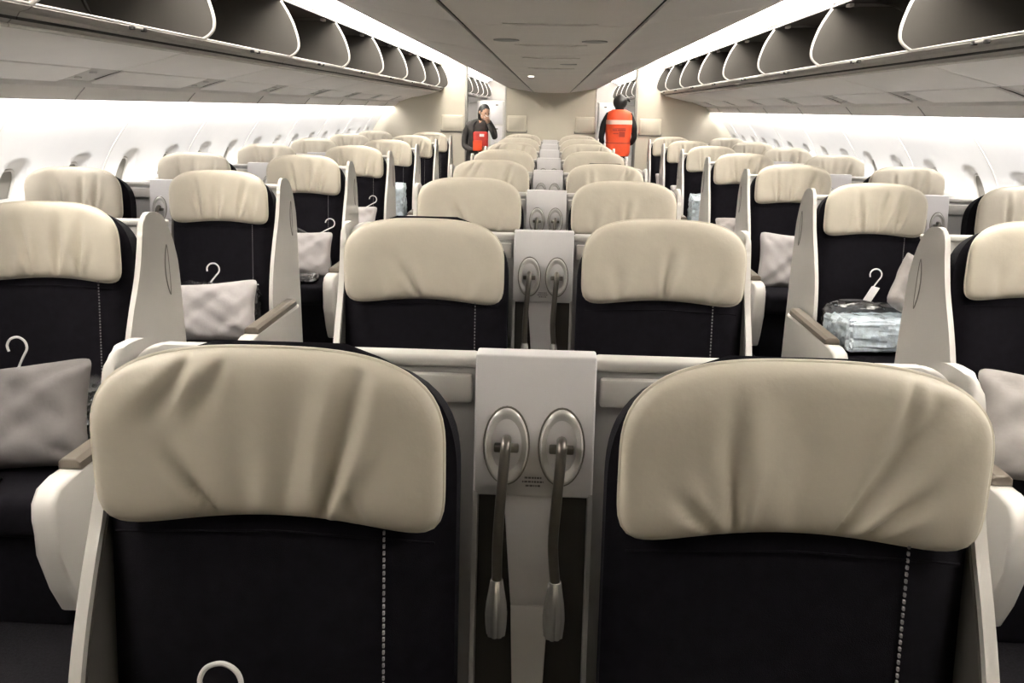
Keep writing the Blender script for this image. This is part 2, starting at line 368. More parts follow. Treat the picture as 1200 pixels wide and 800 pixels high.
# overhead bins, all open
BI = [(1.700, 0.305), (1.80, 0.300), (1.95, 0.305), (2.12, 0.330), (2.24, 0.40), (2.28, 0.50), (2.22, 0.60), (2.10, 0.66), (1.95, 0.675), (1.80, 0.665), (1.745, 0.655)]
RB = [(1.705, 0.298), (1.668, 0.318), (1.642, 0.345), (1.635, 0.385), (1.645, 0.44), (1.668, 0.51), (1.70, 0.575), (1.738, 0.635)]
RL = [(1.700, 0.300), (1.690, 0.292), (1.705, 0.283), (1.735, 0.276), (1.745, 0.262), (1.765, 0.255), (1.775, 0.245), (1.790, 0.238), (1.802, 0.240), (1.80, 0.29)]
BINL = ['nearest', 'second', 'third', 'fourth', 'fifth', 'sixth', 'seventh', 'eighth']
def bin_meshes(s):
    bm = NB(); pr = [(s*p.x, p.y+HC) for p in spline([(x, h, 0) for x, h in BI], 3)]
    out = [(s*x, h+HC) for x, h in ((1.745, 0.67), (1.95, 0.70), (2.25, 0.68), (2.36, 0.5), (2.30, 0.34), (2.12, 0.29), (1.95, 0.29), (1.70, 0.29))]
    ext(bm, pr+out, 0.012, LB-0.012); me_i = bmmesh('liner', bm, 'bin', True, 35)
    bm = NB(); rp = [(s*p.x, p.y+HC) for p in spline([(x, h, 0) for x, h in RB], 3)]
    bk = [(s*x, h+HC) for x, h in ((1.80, 0.655), (1.80, 0.30))]
    tube(bm, [(x, 0, z) for x, z in rp], 0.0095, 8); me_r = bmmesh('rib', bm, 'rib', True, 60)
    bm = NB(); pl = rp+[(s*x, h+HC) for x, h in ((1.79, 0.65), (2.1, 0.655), (2.21, 0.60), (2.27, 0.5), (2.23, 0.40), (2.12, 0.335), (1.79, 0.305))]
    ext(bm, pl, -0.008, 0.008); me_e = bmmesh('end_plate', bm, 'bin', False)
    bm = NB(); ext(bm, [(s*x, h+HC) for x, h in RL], 0.003, LB-0.003, bev=0.0); me_l = bmmesh('sill_rail', bm, 'rail', True, 25)
    bm = NB(); tube(bm, [(s*1.784, 0.003, 0.235+HC), (s*1.784, LB-0.003, 0.235+HC)], 0.007, 8); me_t = bmmesh('rail_bead', bm, 'rib')
    bm = NB(); tube(bm, [(s*1.695, 0.003, 0.301+HC), (s*1.695, LB-0.003, 0.301+HC)], 0.005, 8); me_t2 = bmmesh('sill_bead', bm, 'shellgrey')
    bm = NB(); tube(bm, [(s*1.745, 0.003, 0.652+HC), (s*1.745, LB-0.003, 0.652+HC)], 0.007, 8); me_t3 = bmmesh('header_bead', bm, 'rail')
    bm = NB()
    box(bm, s*1.676, s*1.70, LB*0.5-0.05, LB*0.5+0.05, 0.283+HC, 0.294+HC, 0.003); me_k = bmmesh('latch', bm, 'rail')
    bm = NB()
    box(bm, s*1.670, s*1.69, LB*0.5-0.010, LB*0.5+0.010, 0.278+HC, 0.293+HC, 0.003)
    me_kb = bmmesh('latch_catch', bm, 'gap')
    bm = NB(); box(bm, s*1.80, s*1.83, LB-0.12, LB-0.05, 0.64+HC, 0.66+HC, 0.004); me_h = bmmesh('hinge', bm, 'rib')
    bm = NB(); ext(bm, [(s*x, h+HC) for x, h in ((2.0, 0.312), (2.12, 0.338), (2.22, 0.405), (2.262, 0.5), (2.205, 0.595), (2.1, 0.65), (2.1, 0.646), (2.2, 0.592), (2.256, 0.5), (2.215, 0.408), (2.118, 0.343), (2.0, 0.317))], LB*0.5-0.004, LB*0.5+0.004); me_j = bmmesh('liner_joint', bm, 'rail')
    return me_i, me_r, me_e, me_l, me_t, me_t2, me_t3, me_k, me_kb, me_h, me_j
me_rg2 = {}
for s in (-1, 1):
    bm = NB(); tube(bm, [(s*1.752, 0.003, 0.2575+HC), (s*1.752, LB-0.003, 0.2575+HC)], 0.006, 8); me_rg2[s] = bmmesh('rail_groove', bm, 'gap')
for s, nm in ((-1, 'left'), (1, 'right')):
    ms = bin_meshes(s); y = YB0; k = 0
    while y < YE-0.2 or (y >= YE and y < Y1-LB):
        sc = (YE-y)/LB if (y < YE and y+LB > YE) else 1
        vis = y+LB > 1.6
        idx = round((y-(2.84-LB))/LB)
        if y >= YE: lab = 'open grey overhead bin beyond the bulkhead, seen through the %s doorway, %s one' % (nm, ['nearest', 'second', 'third', 'fourth', 'fifth', 'sixth', 'seventh', 'farthest'][k]); k += 1
        elif idx < 0: lab = 'open grey overhead bin on the %s, %s' % (nm, ['', 'just ahead of the nearest visible one', 'well ahead of the nearest visible one'][-idx])
        else: lab = 'open dark grey overhead bin on the %s, %s' % (nm, 'nearest the camera, cut by the frame edge' if idx == 0 else ('%s from the camera' % BINL[idx] if idx < 8 else 'last one against the bulkhead'))
        t = thing('overhead_bin', lab, 'overhead bin', (0, y, 0), group='open overhead bins along the %s side' % nm)
        t.scale = (1, sc, 1)
        me_i, me_r, me_e, me_l, me_t, me_t2, me_t3, me_k, me_kb, me_h, me_j = ms
        li = obj('liner', me_i, t); obj('liner_joint', me_j, li)
        rb = obj('rib', me_r, t, (0, LB, 0)); obj('end_plate', me_e, rb)
        sl = obj('sill_rail', me_l, t); obj('rail_bead', me_t, sl); obj('rail_groove', me_rg2[s], sl); obj('sill_bead', me_t2, sl)
        obj('header_bead', me_t3, t); la = obj('latch', me_k, t); obj('latch_catch', me_kb, la, (0, -0.05, 0)); obj('latch_catch', me_kb, la, (0, 0.05, 0)); obj('hinge', me_h, t)
        y += LB*sc

# bulkheads
def bulkhead(nm, x0, x1, htop, y, th, label, m='bulk', pts=None):
    bm = NB(); ext(bm, pts or [(x0, 0), (x1, 0), (x1, htop+HC), (x0, htop+HC)], y, y+th)
    return struct(obj(nm, bmmesh(nm, bm, m, False)), label)
wb = bulkhead('wall_rear_centre', -0.735, 0.705, 0.5, YE, 0.05, 'cream centre bulkhead between the two aisle doorways', pts=[(-0.735, 0), (0.705, 0), (0.705, HC+0.355), (0.3, HC+0.285), (-0.3, HC+0.285), (-0.735, HC+0.355)])
for s, nm, xi in ((-1, 'left', 1.345), (1, 'right', 1.33)):
    b = bulkhead('wall_rear_'+nm, 0, 0, 0, YE, 0.05, 'cream %s bulkhead outboard of the aisle doorway' % nm,
                 pts=[(s*xi, 0), (s*3.0, 0), (s*3.0, HC+0.2), (s*2.3, HC+0.6), (s*1.7, HC+0.78), (s*xi, HC+0.78)])
    bm = NB(); box(bm, s*xi-0.022, s*xi+0.022, YE-0.03, YE+0.07, 0.0, HC+0.74, 0.006); obj('doorway_post', bmmesh('doorway_post', bm, 'post'), b)
    def pan(x0, x1, par, h0=-0.35, h1=-0.10):
        bm = NB(); box(bm, x0, x1, YE-0.035, YE-0.002, h0+HC, h1+HC, 0.012, 3); p = obj('stowage_panel', bmmesh('stowage_panel', bm, 'bulkpanel'), par)
        bm = NB(); box(bm, x0+0.03, x1-0.03, YE-0.042, YE-0.033, h0+0.035+HC, h1-0.03+HC, 0.004); obj('panel_inset', bmmesh('panel_inset', bm, 'bulk'), p)
        bm = NB(); box(bm, x0-0.012, x1+0.012, YE-0.02, YE-0.001, h0-0.012+HC, h0+0.03+HC, 0.003); obj('panel_shadow_gap', bmmesh('panel_shadow_gap', bm, 'post'), p)
    pan(min(s*1.40, s*1.74), max(s*1.40, s*1.74), b, -0.36, -0.11)
    pan(min(s*0.385, s*0.69), max(s*0.385, s*0.69), wb)
    bm = NB(); box(bm, (s*0.725 if s < 0 else s*0.705)-0.012, (s*0.725 if s < 0 else s*0.705)+0.012, YE-0.01, YE+0.06, 0, HC+0.37, 0.005)
    obj('edge_trim', bmmesh('edge_trim', bm, 'rib'), wb)
bulkhead('wall_front', -3.1, 3.1, 0.9, Y0, 0.05, 'bulkhead ahead of the front row')
we = bulkhead('wall_end', -3.1, 3.1, 0.9, Y1-0.05, 0.05, 'pale end wall seen through the doorways', 'shell')
# galley lockers beyond the doorways
for s, nm in ((-1, 'left'), (1, 'right')):
    t = thing('galley_cabinet', 'white galley cabinet beyond the %s aisle doorway' % nm, 'cabinet', (s*1.45, 20.6, 0))
    bm = NB(); box(bm, -0.33, 0.33, 0, 0.7, 0, 1.78, 0.01); obj('body', bmmesh('galley_body', bm, 'shell'), t)
    for i in range(3):
        for j in range(2):
            x0 = -0.31+0.32*j; z0 = 0.15+0.55*i
            bm = NB(); box(bm, x0, x0+0.28, -0.012, 0.004, z0, z0+0.5, 0.006); d_ = obj('locker_door', bmmesh('locker_door', bm, 'console'), t)
            bm = NB(); box(bm, x0+0.11, x0+0.17, -0.022, -0.010, z0+0.42, z0+0.45, 0.003); obj('latch', bmmesh('locker_latch', bm, 'stem'), d_)

# ------------------------------------------------------------------ seats
P = 1.55; HALF = 0.388; SX = 2.104; HW = 0.26
def headrest_mesh(creases, seed):
    rnd = random.Random(seed); V, F = [], []
    NU, NV = 64, 40
    zc = -0.337-0.136+HC
    def pt(u, v, front):
        r = max(abs(u), abs(v)); 
        n = 3.0 if v > 0 else 6.0
        d = (abs(u)**n+abs(v)**n)**(1/n); k = (r/d) if d > 1e-9 else 0
        x, z = u*k*HW, v*k*0.1355
        arch = 0.028*(x/HW)**2*(0.5-0.5*(z/0.135))-0.012*(0.5-0.5*(z/0.135))
        t = (1-min(1, r)**7)**0.5
        y = -0.03*t if front else 0.052*t
        y += 0.022
        y -= 0.030*(x/HW)**2-0.008                     # ends wrap slightly forward
        y += -0.13*(z)*-0.4                           # slight recline
        if front:
            dd = 0
            for (u0, ang, L, wd, dp, *bb) in creases:
                bx, bz = u0*HW, (bb[0] if bb else -0.128)
                ex, ez = math.sin(ang), math.cos(ang)
                px, pz = x-bx, z-bz
                al = px*ex+pz*ez; ac = px*ez-pz*ex
                fade = ss(-0.02, 0.012, al)*(1-ss(L*0.35, L, al))
                ww = wd*(0.45+min(0.13, max(0, al))/0.16)
                dd += 1.25*dp*fade*(math.exp(-(ac/ww)**2)-0.75*math.exp(-((ac-1.9*ww)/(1.2*ww))**2)-0.35*math.exp(-((ac+1.9*ww)/(1.1*ww))**2))
            y += dd*min(1, (1-r)*6)
            y += 0.0018*math.sin(u*5+seed)*math.cos(v*3.1+seed*2)*min(1, (1-r)*5)
        return (x, y, zc+z-arch)
    for front in (True, False):
        base = len(V)
        for j in range(NV+1):
            for i in range(NU+1):
                V.append(pt(-1+2*i/NU, -1+2*j/NV, front))
        for j in range(NV):
            for i in range(NU):
                a = base+j*(NU+1)+i; F.append((a, a+1, a+NU+2, a+NU+1))
    me = mesh('headrest', V, F, 'cream', True)
    bm = bmesh.new(); bm.from_mesh(me); bmesh.ops.remove_doubles(bm, verts=bm.verts, dist=0.0004); bmesh.ops.recalc_face_normals(bm, faces=bm.faces); bm.to_mesh(me); bm.free()
    bm = NB(); Pp = []
    B = [(-1+2*i/24, 1) for i in range(24)]+[(1, 1-2*i/16) for i in range(16)]+[(1-2*i/24, -1) for i in range(24)]+[(-1, -1+2*i/16) for i in range(17)]
    tube(bm, [Vector(pt(u, v, True))+Vector((0, 0.002, 0)) for u, v in B], 0.0032, 6)
    return me, bmmesh('piping', bm, 'piping')
cre = [
    [(-0.30, -0.55, 0.17, 0.010, 0.010), (0.29, 0.26, 0.36, 0.013, 0.012), (0.05, 0.15, 0.34, 0.024, 0.006), (-0.15, 0.02, 0.30, 0.024, 0.004), (0.55, -0.5, 0.12, 0.016, 0.005), (-0.42, 3.7, 0.16, 0.016, 0.006, 0.125), (-0.22, 3.6, 0.14, 0.016, 0.005, 0.125)],
    [(-0.34, -0.08, 0.27, 0.013, 0.010), (0.22, 0.50, 0.34, 0.013, 0.012), (-0.45, -0.7, 0.13, 0.012, 0.006), (0.36, 0.75, 0.15, 0.010, 0.008), (0.0, 0.0, 0.25, 0.03, 0.004), (0.55, 3.35, 0.16, 0.014, 0.006, 0.125)],
    [(-0.05, -0.5, 0.20, 0.014, 0.011), (-0.5, -0.2, 0.12, 0.02, 0.004), (0.55, 0.15, 0.15, 0.02, 0.004)],
    [(0.02, 0.08, 0.2, 0.013, 0.010), (0.6, 0.3, 0.14, 0.02, 0.005), (-0.55, -0.1, 0.16, 0.02, 0.005)],
    [(-0.22, -0.15, 0.26, 0.012, 0.013), (0.12, 0.1, 0.27, 0.014, 0.013), (0.42, 0.12, 0.27, 0.012, 0.012), (-0.5, 0.05, 0.2, 0.02, 0.006)],
    [(-0.38, -0.08, 0.27, 0.010, 0.010), (-0.05, 0.05, 0.26, 0.015, 0.010), (0.38, 0.2, 0.26, 0.012, 0.012), (0.68, 0.1, 0.2, 0.012, 0.006)],
]
HR = [headrest_mesh(c, i+1) for i, c in enumerate(cre)]
def back_mesh():
    """upright black back: rounded top, slightly reclined, soft front"""
    V, F = [], []; NU, NV = 28, 44; zt, zb = -0.347+HC, -1.16+HC
    H = zt-zb
    def pt(u, v, front):
        z = zb+H*v; top = max(0, (v-(1-0.22/H))/(0.22/H))
        wd = 0.273*(1-top**2.8)**(1/2.6) if top < 1 else 0.0
        wd = max(wd, 0.10) if top >= 0.999 else max(wd, 0.10)
        x = u*wd
        edge = max(abs(u)**8, (v**40))
        lower = ss(0.62, 0.66, 1-v+0.0) if False else 0
        yc = 0.070-0.14*(1-v)*H                      # recline: lower is further forward
        cush = 0.022*ss(0.60, 0.70, 1-v+0.32)*(1-abs(u/0.93)**10 if abs(u) < 0.93 else 0)
        if front: y = yc+0.020*edge-cush*(1 if v < 0.66 else 0.25)
        else: y = yc+0.105-0.025*edge; z -= 0.03*v**6
        return (x, y, z)
    for front in (True, False):
        for j in range(NV+1):
            for i in range(NU+1): V.append(pt(-1+2*i/NU, j/NV, front))
    n1 = (NV+1)*(NU+1)
    for b in (0, n1):
        for j in range(NV):
            for i in range(NU):
                a = b+j*(NU+1)+i; F.append((a, a+1, a+NU+2, a+NU+1))
    for j in range(NV):
        for i in (0, NU):
            a = j*(NU+1)+i; F.append((a, a+NU+1, a+NU+1+n1, a+n1))
    for i in range(NU):
        for j in (0, NV):
            a = j*(NU+1)+i; F.append((a, a+1, a+1+n1, a+n1))
    return mesh('backrest', V, F, 'black', True, 50)
ME_back = back_mesh()
def yback(h): return 0.070-0.14*(-0.347-h)-0.024
def stitch_mesh():
    bm = NB(); h = -0.605
    while h > -1.12:
        y = yback(h)-0.0015; box(bm, 0.167, 0.1702, y-0.0012, y+0.003, h+HC-0.0055, h+HC); h -= 0.0105
    return bmmesh('stitching', bm, 'stitch', False)
ME_st = stitch_mesh()
def seam_line():
    bm = NB(); tube(bm, [(-0.245, yback(-0.625)+0.001, -0.632+HC), (0, yback(-0.625)+0.001, -0.622+HC), (0.245, yback(-0.625)+0.001, -0.632+HC)], 0.002, 6); return bmmesh('back_seam', bm, 'black')
ME_bs = seam_line()
bm = NB(); box(bm, -0.275, 0.275, -0.62, 0.0, -1.27+HC, -1.13+HC, 0.045, 4); ME_cush = bmmesh('seat_cushion', bm, 'black')
bm = NB(); box(bm, -0.27, 0.27, -0.55, 0.25, 0.0, -1.27+HC, 0.02, 2); ME_base = bmmesh('seat_base', bm, 'black')
WF = [(0.165, -0.382), (0.135, -0.388), (0.112, -0.415), (0.10, -0.45), (0.085, -0.50), (0.045, -0.60), (-0.012, -0.70), (-0.062, -0.80), (-0.098, -0.90), (-0.12, -1.0), (-0.128, -1.12), (-0.13, -1.30), (-0.13, -1.52)]
WR = [(0.37, -1.52), (0.375, -1.0), (0.368, -0.64), (0.352, -0.55), (0.322, -0.475), (0.28, -0.418), (0.235, -0.390), (0.195, -0.383)]
def wing_mesh(s):
    bm = NB(); pr = [(p.x, p.y+HC) for p in spline([(a, b, 0) for a, b in WF], 3)]+[(p.x, p.y+HC) for p in spline([(a, b, 0) for a, b in WR], 3)]
    ext(bm, pr, s*0.278, s*0.297, 'X', bev=0.008)
    return bmmesh('side_wing', bm, 'shell', True, 75)
def dark_sheet_mesh(s):  # thin dark sheet added to darken the inner face of the wing
    W2 = [(a+0.014, b) for a, b in WF[3:]]; bm = NB(); pr = [(p.x, p.y+HC) for p in spline([(a, b, 0) for a, b in W2], 3)]+[(0.16, -1.52+HC), (0.19, -0.43+HC)]
    ext(bm, pr, s*0.2742, s*0.2790, 'X')
    return bmmesh('wing_dark_sheet', bm, 'liner', True, 40)
def hood_mesh(s):
    # rear of the shell that wraps in behind the head, rounded outer top corner
    bm = NB(); pr = [(0.06, -0.384), (0.225, -0.384)]
    for k in range(1, 8): a = math.pi/2*(1-k/8); pr.append((0.225+0.062*math.cos(a), -0.446+0.062*math.sin(a)))
    pr += [(0.287, -0.50), (0.287, -1.2), (0.06, -1.2)]
    ext(bm, [(s*x, h+HC) for x, h in pr], 0.178, 0.20, 'Y', bev=0.006)
    return bmmesh('shell_hood', bm, 'shell', True, 50)
def slot_mesh(s):
    bm = NB(); n = 20; a = []; b = []
    for k in range(n+1):
        t = k/n; wdt = 0.016*math.sin(math.pi*t)**0.7; h = -0.515-0.19*t; y = 0.275-0.01*math.sin(math.pi*t)
        a.append((y-wdt, h+HC)); b.append((y+wdt, h+HC))
    pr = a+b[::-1][1:-1]
    xs = lambda y, h: s*0.2975
    P3 = [(xs(y, z-HC), y, z) for y, z in pr]; tube(bm, P3+[P3[0]], 0.0028, 6, False)
    me = bmmesh('slot_rim', bm, 'post')
    bm = NB(); bm.faces.new([bm.verts.new((xs(y, z-HC)+s*0.001, y, z)) for y, z in pr])
    r = bmesh.ops.extrude_face_region(bm, geom=bm.faces[:]); 
    for v in r['geom']:
        if isinstance(v, bmesh.types.BMVert): v.co.x -= s*0.004
    return me, bmmesh('hand_slot', bm, 'rib', False)
def rear_mesh(s):
    # back shell of the seat between console and wing; thin curved wall with rolled rim
    bm = NB()
    x0, x1 = (-0.2815, 0.275) if s > 0 else (-0.275, 0.2815)
    box(bm, x0, x1, 0.335, 0.36, -1.5+HC, -0.450+HC, 0.004); a = bmmesh('rear_shell', bm, 'shellgrey')
    bm = NB(); box(bm, x0, x1, 0.325, 0.372, -0.455+HC, -0.432+HC, 0.008, 3); b = bmmesh('shell_rim', bm, 'shell')
    xi = -s*0.28
    bm = NB(); box(bm, min(xi+s*0.008, xi+s*0.20), max(xi+s*0.008, xi+s*0.20), 0.318, 0.338, -0.52+HC, -0.466+HC, 0.006, 2); c = bmmesh('shell_inset', bm, 'shell')
    return a, b, c
def arm_mesh(s):
    x0, x1 = 0.30, 0.372
    pr = [(0.10, -1.055), (-0.55, -1.055), (-0.62, -1.045), (-0.68, -1.055), (-0.715, -1.09), (-0.725, -1.14), (-0.715, -1.25), (-0.69, -1.38), (-0.65, -1.47), (0.10, -1.47)]
    bm = NB(); ext(bm, [(a, b+HC) for a, b in pr], s*x0, s*x1, 'X', bev=0.016); a = bmmesh('armrest_body', bm, 'shell')
    bm = NB()
    pp = [(x0+0.001, -1.052), (x0+0.003, -1.03), (x0+0.016, -1.018), (x0+0.056, -1.018), (x0+0.069, -1.03), (x0+0.071, -1.052)]
    ext(bm, [(s*x, h+HC) for x, h in pp], -0.565, 0.06, 'Y', bev=0.006); b = bmmesh('armrest_pad', bm, 'pad')
    bm = NB(); ext(bm, [(a_, b_+HC) for a_, b_ in ((-0.58, -1.105), (-0.66, -1.11), (-0.695, -1.13), (-0.704, -1.20), (-0.690, -1.30), (-0.665, -1.40), (-0.64, -1.445), (-0.58, -1.445))], s*(x0-0.003), s*(x0+0.02), 'X', bev=0.003); c = bmmesh('armrest_inset', bm, 'shellgrey')
    bm = NB(); box(bm, min(s*(x0+0.02), s*(x1-0.01)), max(s*(x0+0.02), s*(x1-0.01)), -0.6, 0.1, 0.02, -1.46+HC); d = bmmesh('armrest_foot', bm, 'black')
    return a, b, c, d
HOOD = {s: hood_mesh(s) for s in (-1, 1)}
DARK_SHEET = {s: dark_sheet_mesh(s) for s in (-1, 1)}
SIDE = {s: (wing_mesh(s), slot_mesh(s), rear_mesh(s), arm_mesh(s)) for s in (-1, 1)}
def seat(x, yh, s, hr, label, group, dz=0.0):
    t = thing('airliner_seat', label, 'seat', (x, yh, 0), group=group)
    b = obj('backrest', ME_back, t); obj('stitching', ME_st, b); obj('back_seam', ME_bs, b)
    h = obj('headrest', HR[hr][0], t, (0, 0, dz)); obj('piping', HR[hr][1], h)
    obj('seat_cushion', ME_cush, t); obj('seat_base', ME_base, t)
    wg, sl, rs, am = SIDE[s]
    w_ = obj('side_wing', wg, t); obj('wing_dark_sheet', DARK_SHEET[s], w_); obj('shell_hood', HOOD[s], w_) if abs(x) < 1 else None; obj('hand_slot', sl[1], w_); obj('slot_rim', sl[0], w_)
    r = obj('rear_shell', rs[0], t); obj('shell_rim', rs[1], r); obj('shell_inset', rs[2], r)
    a = obj('armrest', am[0], t); obj('armrest_pad', am[1], a); obj('armrest_inset', am[2], a); obj('armrest_foot', am[3], a)
    return t
# centre console with two gooseneck reading lamps
def yf(h): return 0.285+0.19*(h+0.41)
CW = 0.106
def slanted(bm, x0, x1, h0, h1, d0, d1, bev=0.0, xt0=None, xt1=None):
    """box leaning with the console face: x0..x1 at h1 (top), xt at h0 (bottom)"""
    xt0 = x0 if xt0 is None else xt0; xt1 = x1 if xt1 is None else xt1
    vs = []
    for h, a, b in ((h0, xt0, xt1), (h1, x0, x1)):
        for x in (a, b):
            for d in (d0, d1): vs.append(bm.verts.new((x, yf(h)+d, h+HC)))
    F = [bm.faces.new([vs[i] for i in f]) for f in ((0, 1, 3, 2), (4, 6, 7, 5), (0, 4, 5, 1), (2, 3, 7, 6), (0, 2, 6, 4), (1, 5, 7, 3))]
    if bev: bmesh.ops.bevel(bm, geom=list({e for f in F for e in f.edges}), offset=bev, segments=3, affect='EDGES', profile=0.5)
bm = NB(); slanted(bm, -CW+0.003, CW-0.003, -1.5, -0.45, 0.04, 0.09); ME_cb = bmmesh('console_body', bm, 'recess')
bm = NB(); slanted(bm, -CW, CW, -0.662, -0.415, 0, 0.045, 0.004); ME_cf = bmmesh('face_plate', bm, 'console')
bm = NB(); slanted(bm, -0.052, 0.052, -0.86, -0.655, 0.004, 0.046, 0.003, -0.034, 0.034); slanted(bm, -0.034, 0.034, -1.5, -0.86, 0.004, 0.046, 0.002, -0.008, 0.008); ME_cs = bmmesh('tapered_spine', bm, 'console')
bm = NB()
slanted(bm, -CW, -CW+0.008, -1.5, -0.655, 0.0, 0.06); ME_fl1 = bmmesh('side_flange', bm, 'shellgrey')
bm = NB(); slanted(bm, CW-0.008, CW, -1.5, -0.655, 0.0, 0.06); ME_fl2 = bmmesh('side_flange', bm, 'shellgrey')
bm = NB()
for i, wd in enumerate((0.030, 0.038, 0.026)):
    x = -wd/2; rnd = random.Random(i)
    h = -0.628-0.007*i
    while x < wd/2:
        l = rnd.uniform(0.002, 0.006); box(bm, x, min(x+l, wd/2), yf(h)-0.0006, yf(h)+0.001, h+HC-0.0016, h+HC+0.0016); x += l+0.0012
ME_tx = bmmesh('placard_print', bm, 'text', False)
def dish():
    V, F = [], []; n = 36
    prof = [(1.0, 0.0), (1.0, -0.004), (0.93, -0.0065), (0.82, -0.004), (0.6, 0.004), (0.3, 0.0075), (0.0, 0.008)]
    for r, d in prof:
        for k in range(n):
            a = 2*math.pi*k/n; x, z = 0.0385*r*math.cos(a), 0.066*r*math.sin(a); V.append((x, d+0.19*z, z))
    for j in range(len(prof)-1):
        for k in range(n): F.append((j*n+k, j*n+(k+1) % n, (j+1)*n+(k+1) % n, (j+1)*n+k))
    me = mesh('lamp_base', V, F, 'silver', True, 60)
    bm = NB(); tube(bm, [(0.0395*math.cos(2*math.pi*k/n), -0.001+0.19*0.0675*math.sin(2*math.pi*k/n), 0.0675*math.sin(2*math.pi*k/n)) for k in range(n+1)], 0.0022, 6)
    return me, bmmesh('lamp_bezel', bm, 'stem')
ME_d, ME_dz = dish()
def lamp(s):
    bm = NB(); tube(bm, spline([(0, -0.002, 0.012), (0, -0.026, 0.010), (-0.002, -0.040, -0.02), (-0.006*1, -0.052, -0.08), (-0.010, -0.058, -0.16), (-0.010+0.006*(s > 0), -0.064, -0.232)], 5), 0.0092, 12)
    st = bmmesh('lamp_stem', bm, 'stem')
    x, y = (-0.010+0.006*(s > 0)), -0.064
    V, F = [], []; n = 40
    prof = [(0.0, 0.002), (0.0105, 0.002), (0.0115, 0.0), (0.0145, -0.02), (0.0185, -0.045), (0.0205, -0.068), (0.0195, -0.09), (0.0175, -0.108), (0.014, -0.109), (0.0, -0.106)]
    for r, z in prof:
        for k in range(n):
            a = 2*math.pi*k/n; fl_ = 1-0.13*(0.5+0.5*math.cos(9*a))**3 if 0.013 < r else 1
            V.append((x+r*fl_*math.cos(a), y+r*fl_*math.sin(a)-0.1*z*0, -0.230+z))
    for j in range(len(prof)-1):
        for k in range(n): F.append((j*n+k, j*n+(k+1) % n, (j+1)*n+(k+1) % n, (j+1)*n+k))
    hd = mesh('lamp_head', V, F, 'chrome', True, 50)
    bm = NB(); box(bm, -0.022, 0.022, -0.012, 0.006, -0.010, 0.004, 0.003); jt = bmmesh('lamp_pivot', bm, 'stem')
    return st, hd, jt
ME_l = {s: lamp(s) for s in (-1, 1)}
def console(x, yh, label, group, full=True):
    t = thing('seat_console', label, 'console', (x, yh, 0), group=group)
    obj('console_body', ME_cb, t); f = obj('face_plate', ME_cf, t); obj('placard_print', ME_tx, f)
    obj('tapered_spine', ME_cs, t); obj('side_flange', ME_fl1, t); obj('side_flange', ME_fl2, t)
    for s in (-1, 1):
        hb = -0.572; b = obj('reading_lamp', ME_d, t, (s*0.0485, yf(hb)-0.0005, hb+HC))
        obj('lamp_bezel', ME_dz, b); obj('lamp_stem', ME_l[s][0], b); obj('lamp_head', ME_l[s][1], b); obj('lamp_pivot', ME_l[s][2], b)
    return t
YH0 = 1.116
SEATS = {}
def rowphrase(k): return 'in the front row' if k == 0 else 'in the %s row from the front' % ORD[k]
for k in range(8):
    yh = YH0+P*k
    for q, nm in ((-1, 'left'), (1, 'right')):
        hr = (0 if q < 0 else 1) if k == 0 else (2 if q < 0 else 3) if k == 1 else (k*2+(q > 0)+2) % 4
        lab = 'black seat with cream headrest, %s of the centre pair, %s row' % (nm, ORD[k])
        SEATS[('c', q, k)] = seat(q*HALF, yh, q, hr, lab, 'centre pair seats', {(-1, 0): -0.004, (-1, 1): -0.012, (1, 1): 0.004, (1, 3): -0.012}.get((q, k), 0))
    console(0, yh, 'white console with two reading lamps between the centre seats, %s row' % ORD[k], 'centre seat consoles')
for sd, nm, dy in ((-1, 'left', 0.114), (1, 'right', 0.237)):
    for k in range(1, 8):
        yh = YH0+P*k+dy
        for q in (-1, 1):
            aisle = (q != sd)
            lab = 'black seat with cream headrest, %s seat of the %s block, %s row' % ('aisle' if aisle else 'window', nm, ['nearest', 'second', 'third', 'fourth', 'fifth', 'sixth', 'last'][k-1])
            SEATS[(nm, 'a' if aisle else 'w', k)] = seat(sd*SX+q*HALF, yh, q, 4+(k+(q > 0)) % 2 if k > 1 or sd < 0 else 3, lab, '%s block seats' % nm)
        console(sd*SX, yh, 'white console with two reading lamps between the %s block seats, %s row' % (nm, ['nearest', 'second', 'third', 'fourth', 'fifth', 'sixth', 'last'][k-1]), '%s block consoles' % nm)

# ------------------------------------------------------------------ pillows, wrapped blankets, hangers
def pillow_mesh(w_, h_, t_, seed, m, wr=0.006):
    rnd = random.Random(seed); V, F = [], []; N = 30
    ph = [rnd.uniform(0, 6.28) for _ in range(6)]
    def pt(u, v, f):
        r = max(abs(u), abs(v)); n = 9; d = (abs(u)**n+abs(v)**n)**(1/n); k = r/d if d > 1e-9 else 0
        x, z = u*k*w_/2, v*k*h_/2
        # concave sides, pointed corners
        x *= 1-0.10*(1-v*v)*abs(u)**2; z *= 1-0.10*(1-u*u)*abs(v)**2
        th = t_/2*((1-u**4)*(1-v**4))**0.55
        wv = wr*(math.sin(5*u+3*v+ph[0])+math.sin(8*v-6*u+ph[1])*0.7+math.sin(13*u+ph[2])*math.sin(11*v+ph[3])*0.8)*min(1, (1-r)*5)
        return (x, (-1 if f else 1)*th+wv, z)
    for f in (True, False):
        b = len(V)
        for j in range(N+1):
            for i in range(N+1): V.append(pt(-1+2*i/N, -1+2*j/N, f))
        for j in range(N):
            for i in range(N):
                a = b+j*(N+1)+i; F.append((a, a+1, a+N+2, a+N+1))
    me = mesh('pillow', V, F, m, True)
    bm = bmesh.new(); bm.from_mesh(me); bmesh.ops.remove_doubles(bm, verts=bm.verts, dist=0.0008); bmesh.ops.recalc_face_normals(bm, faces=bm.faces); bm.to_mesh(me); bm.free()
    return me
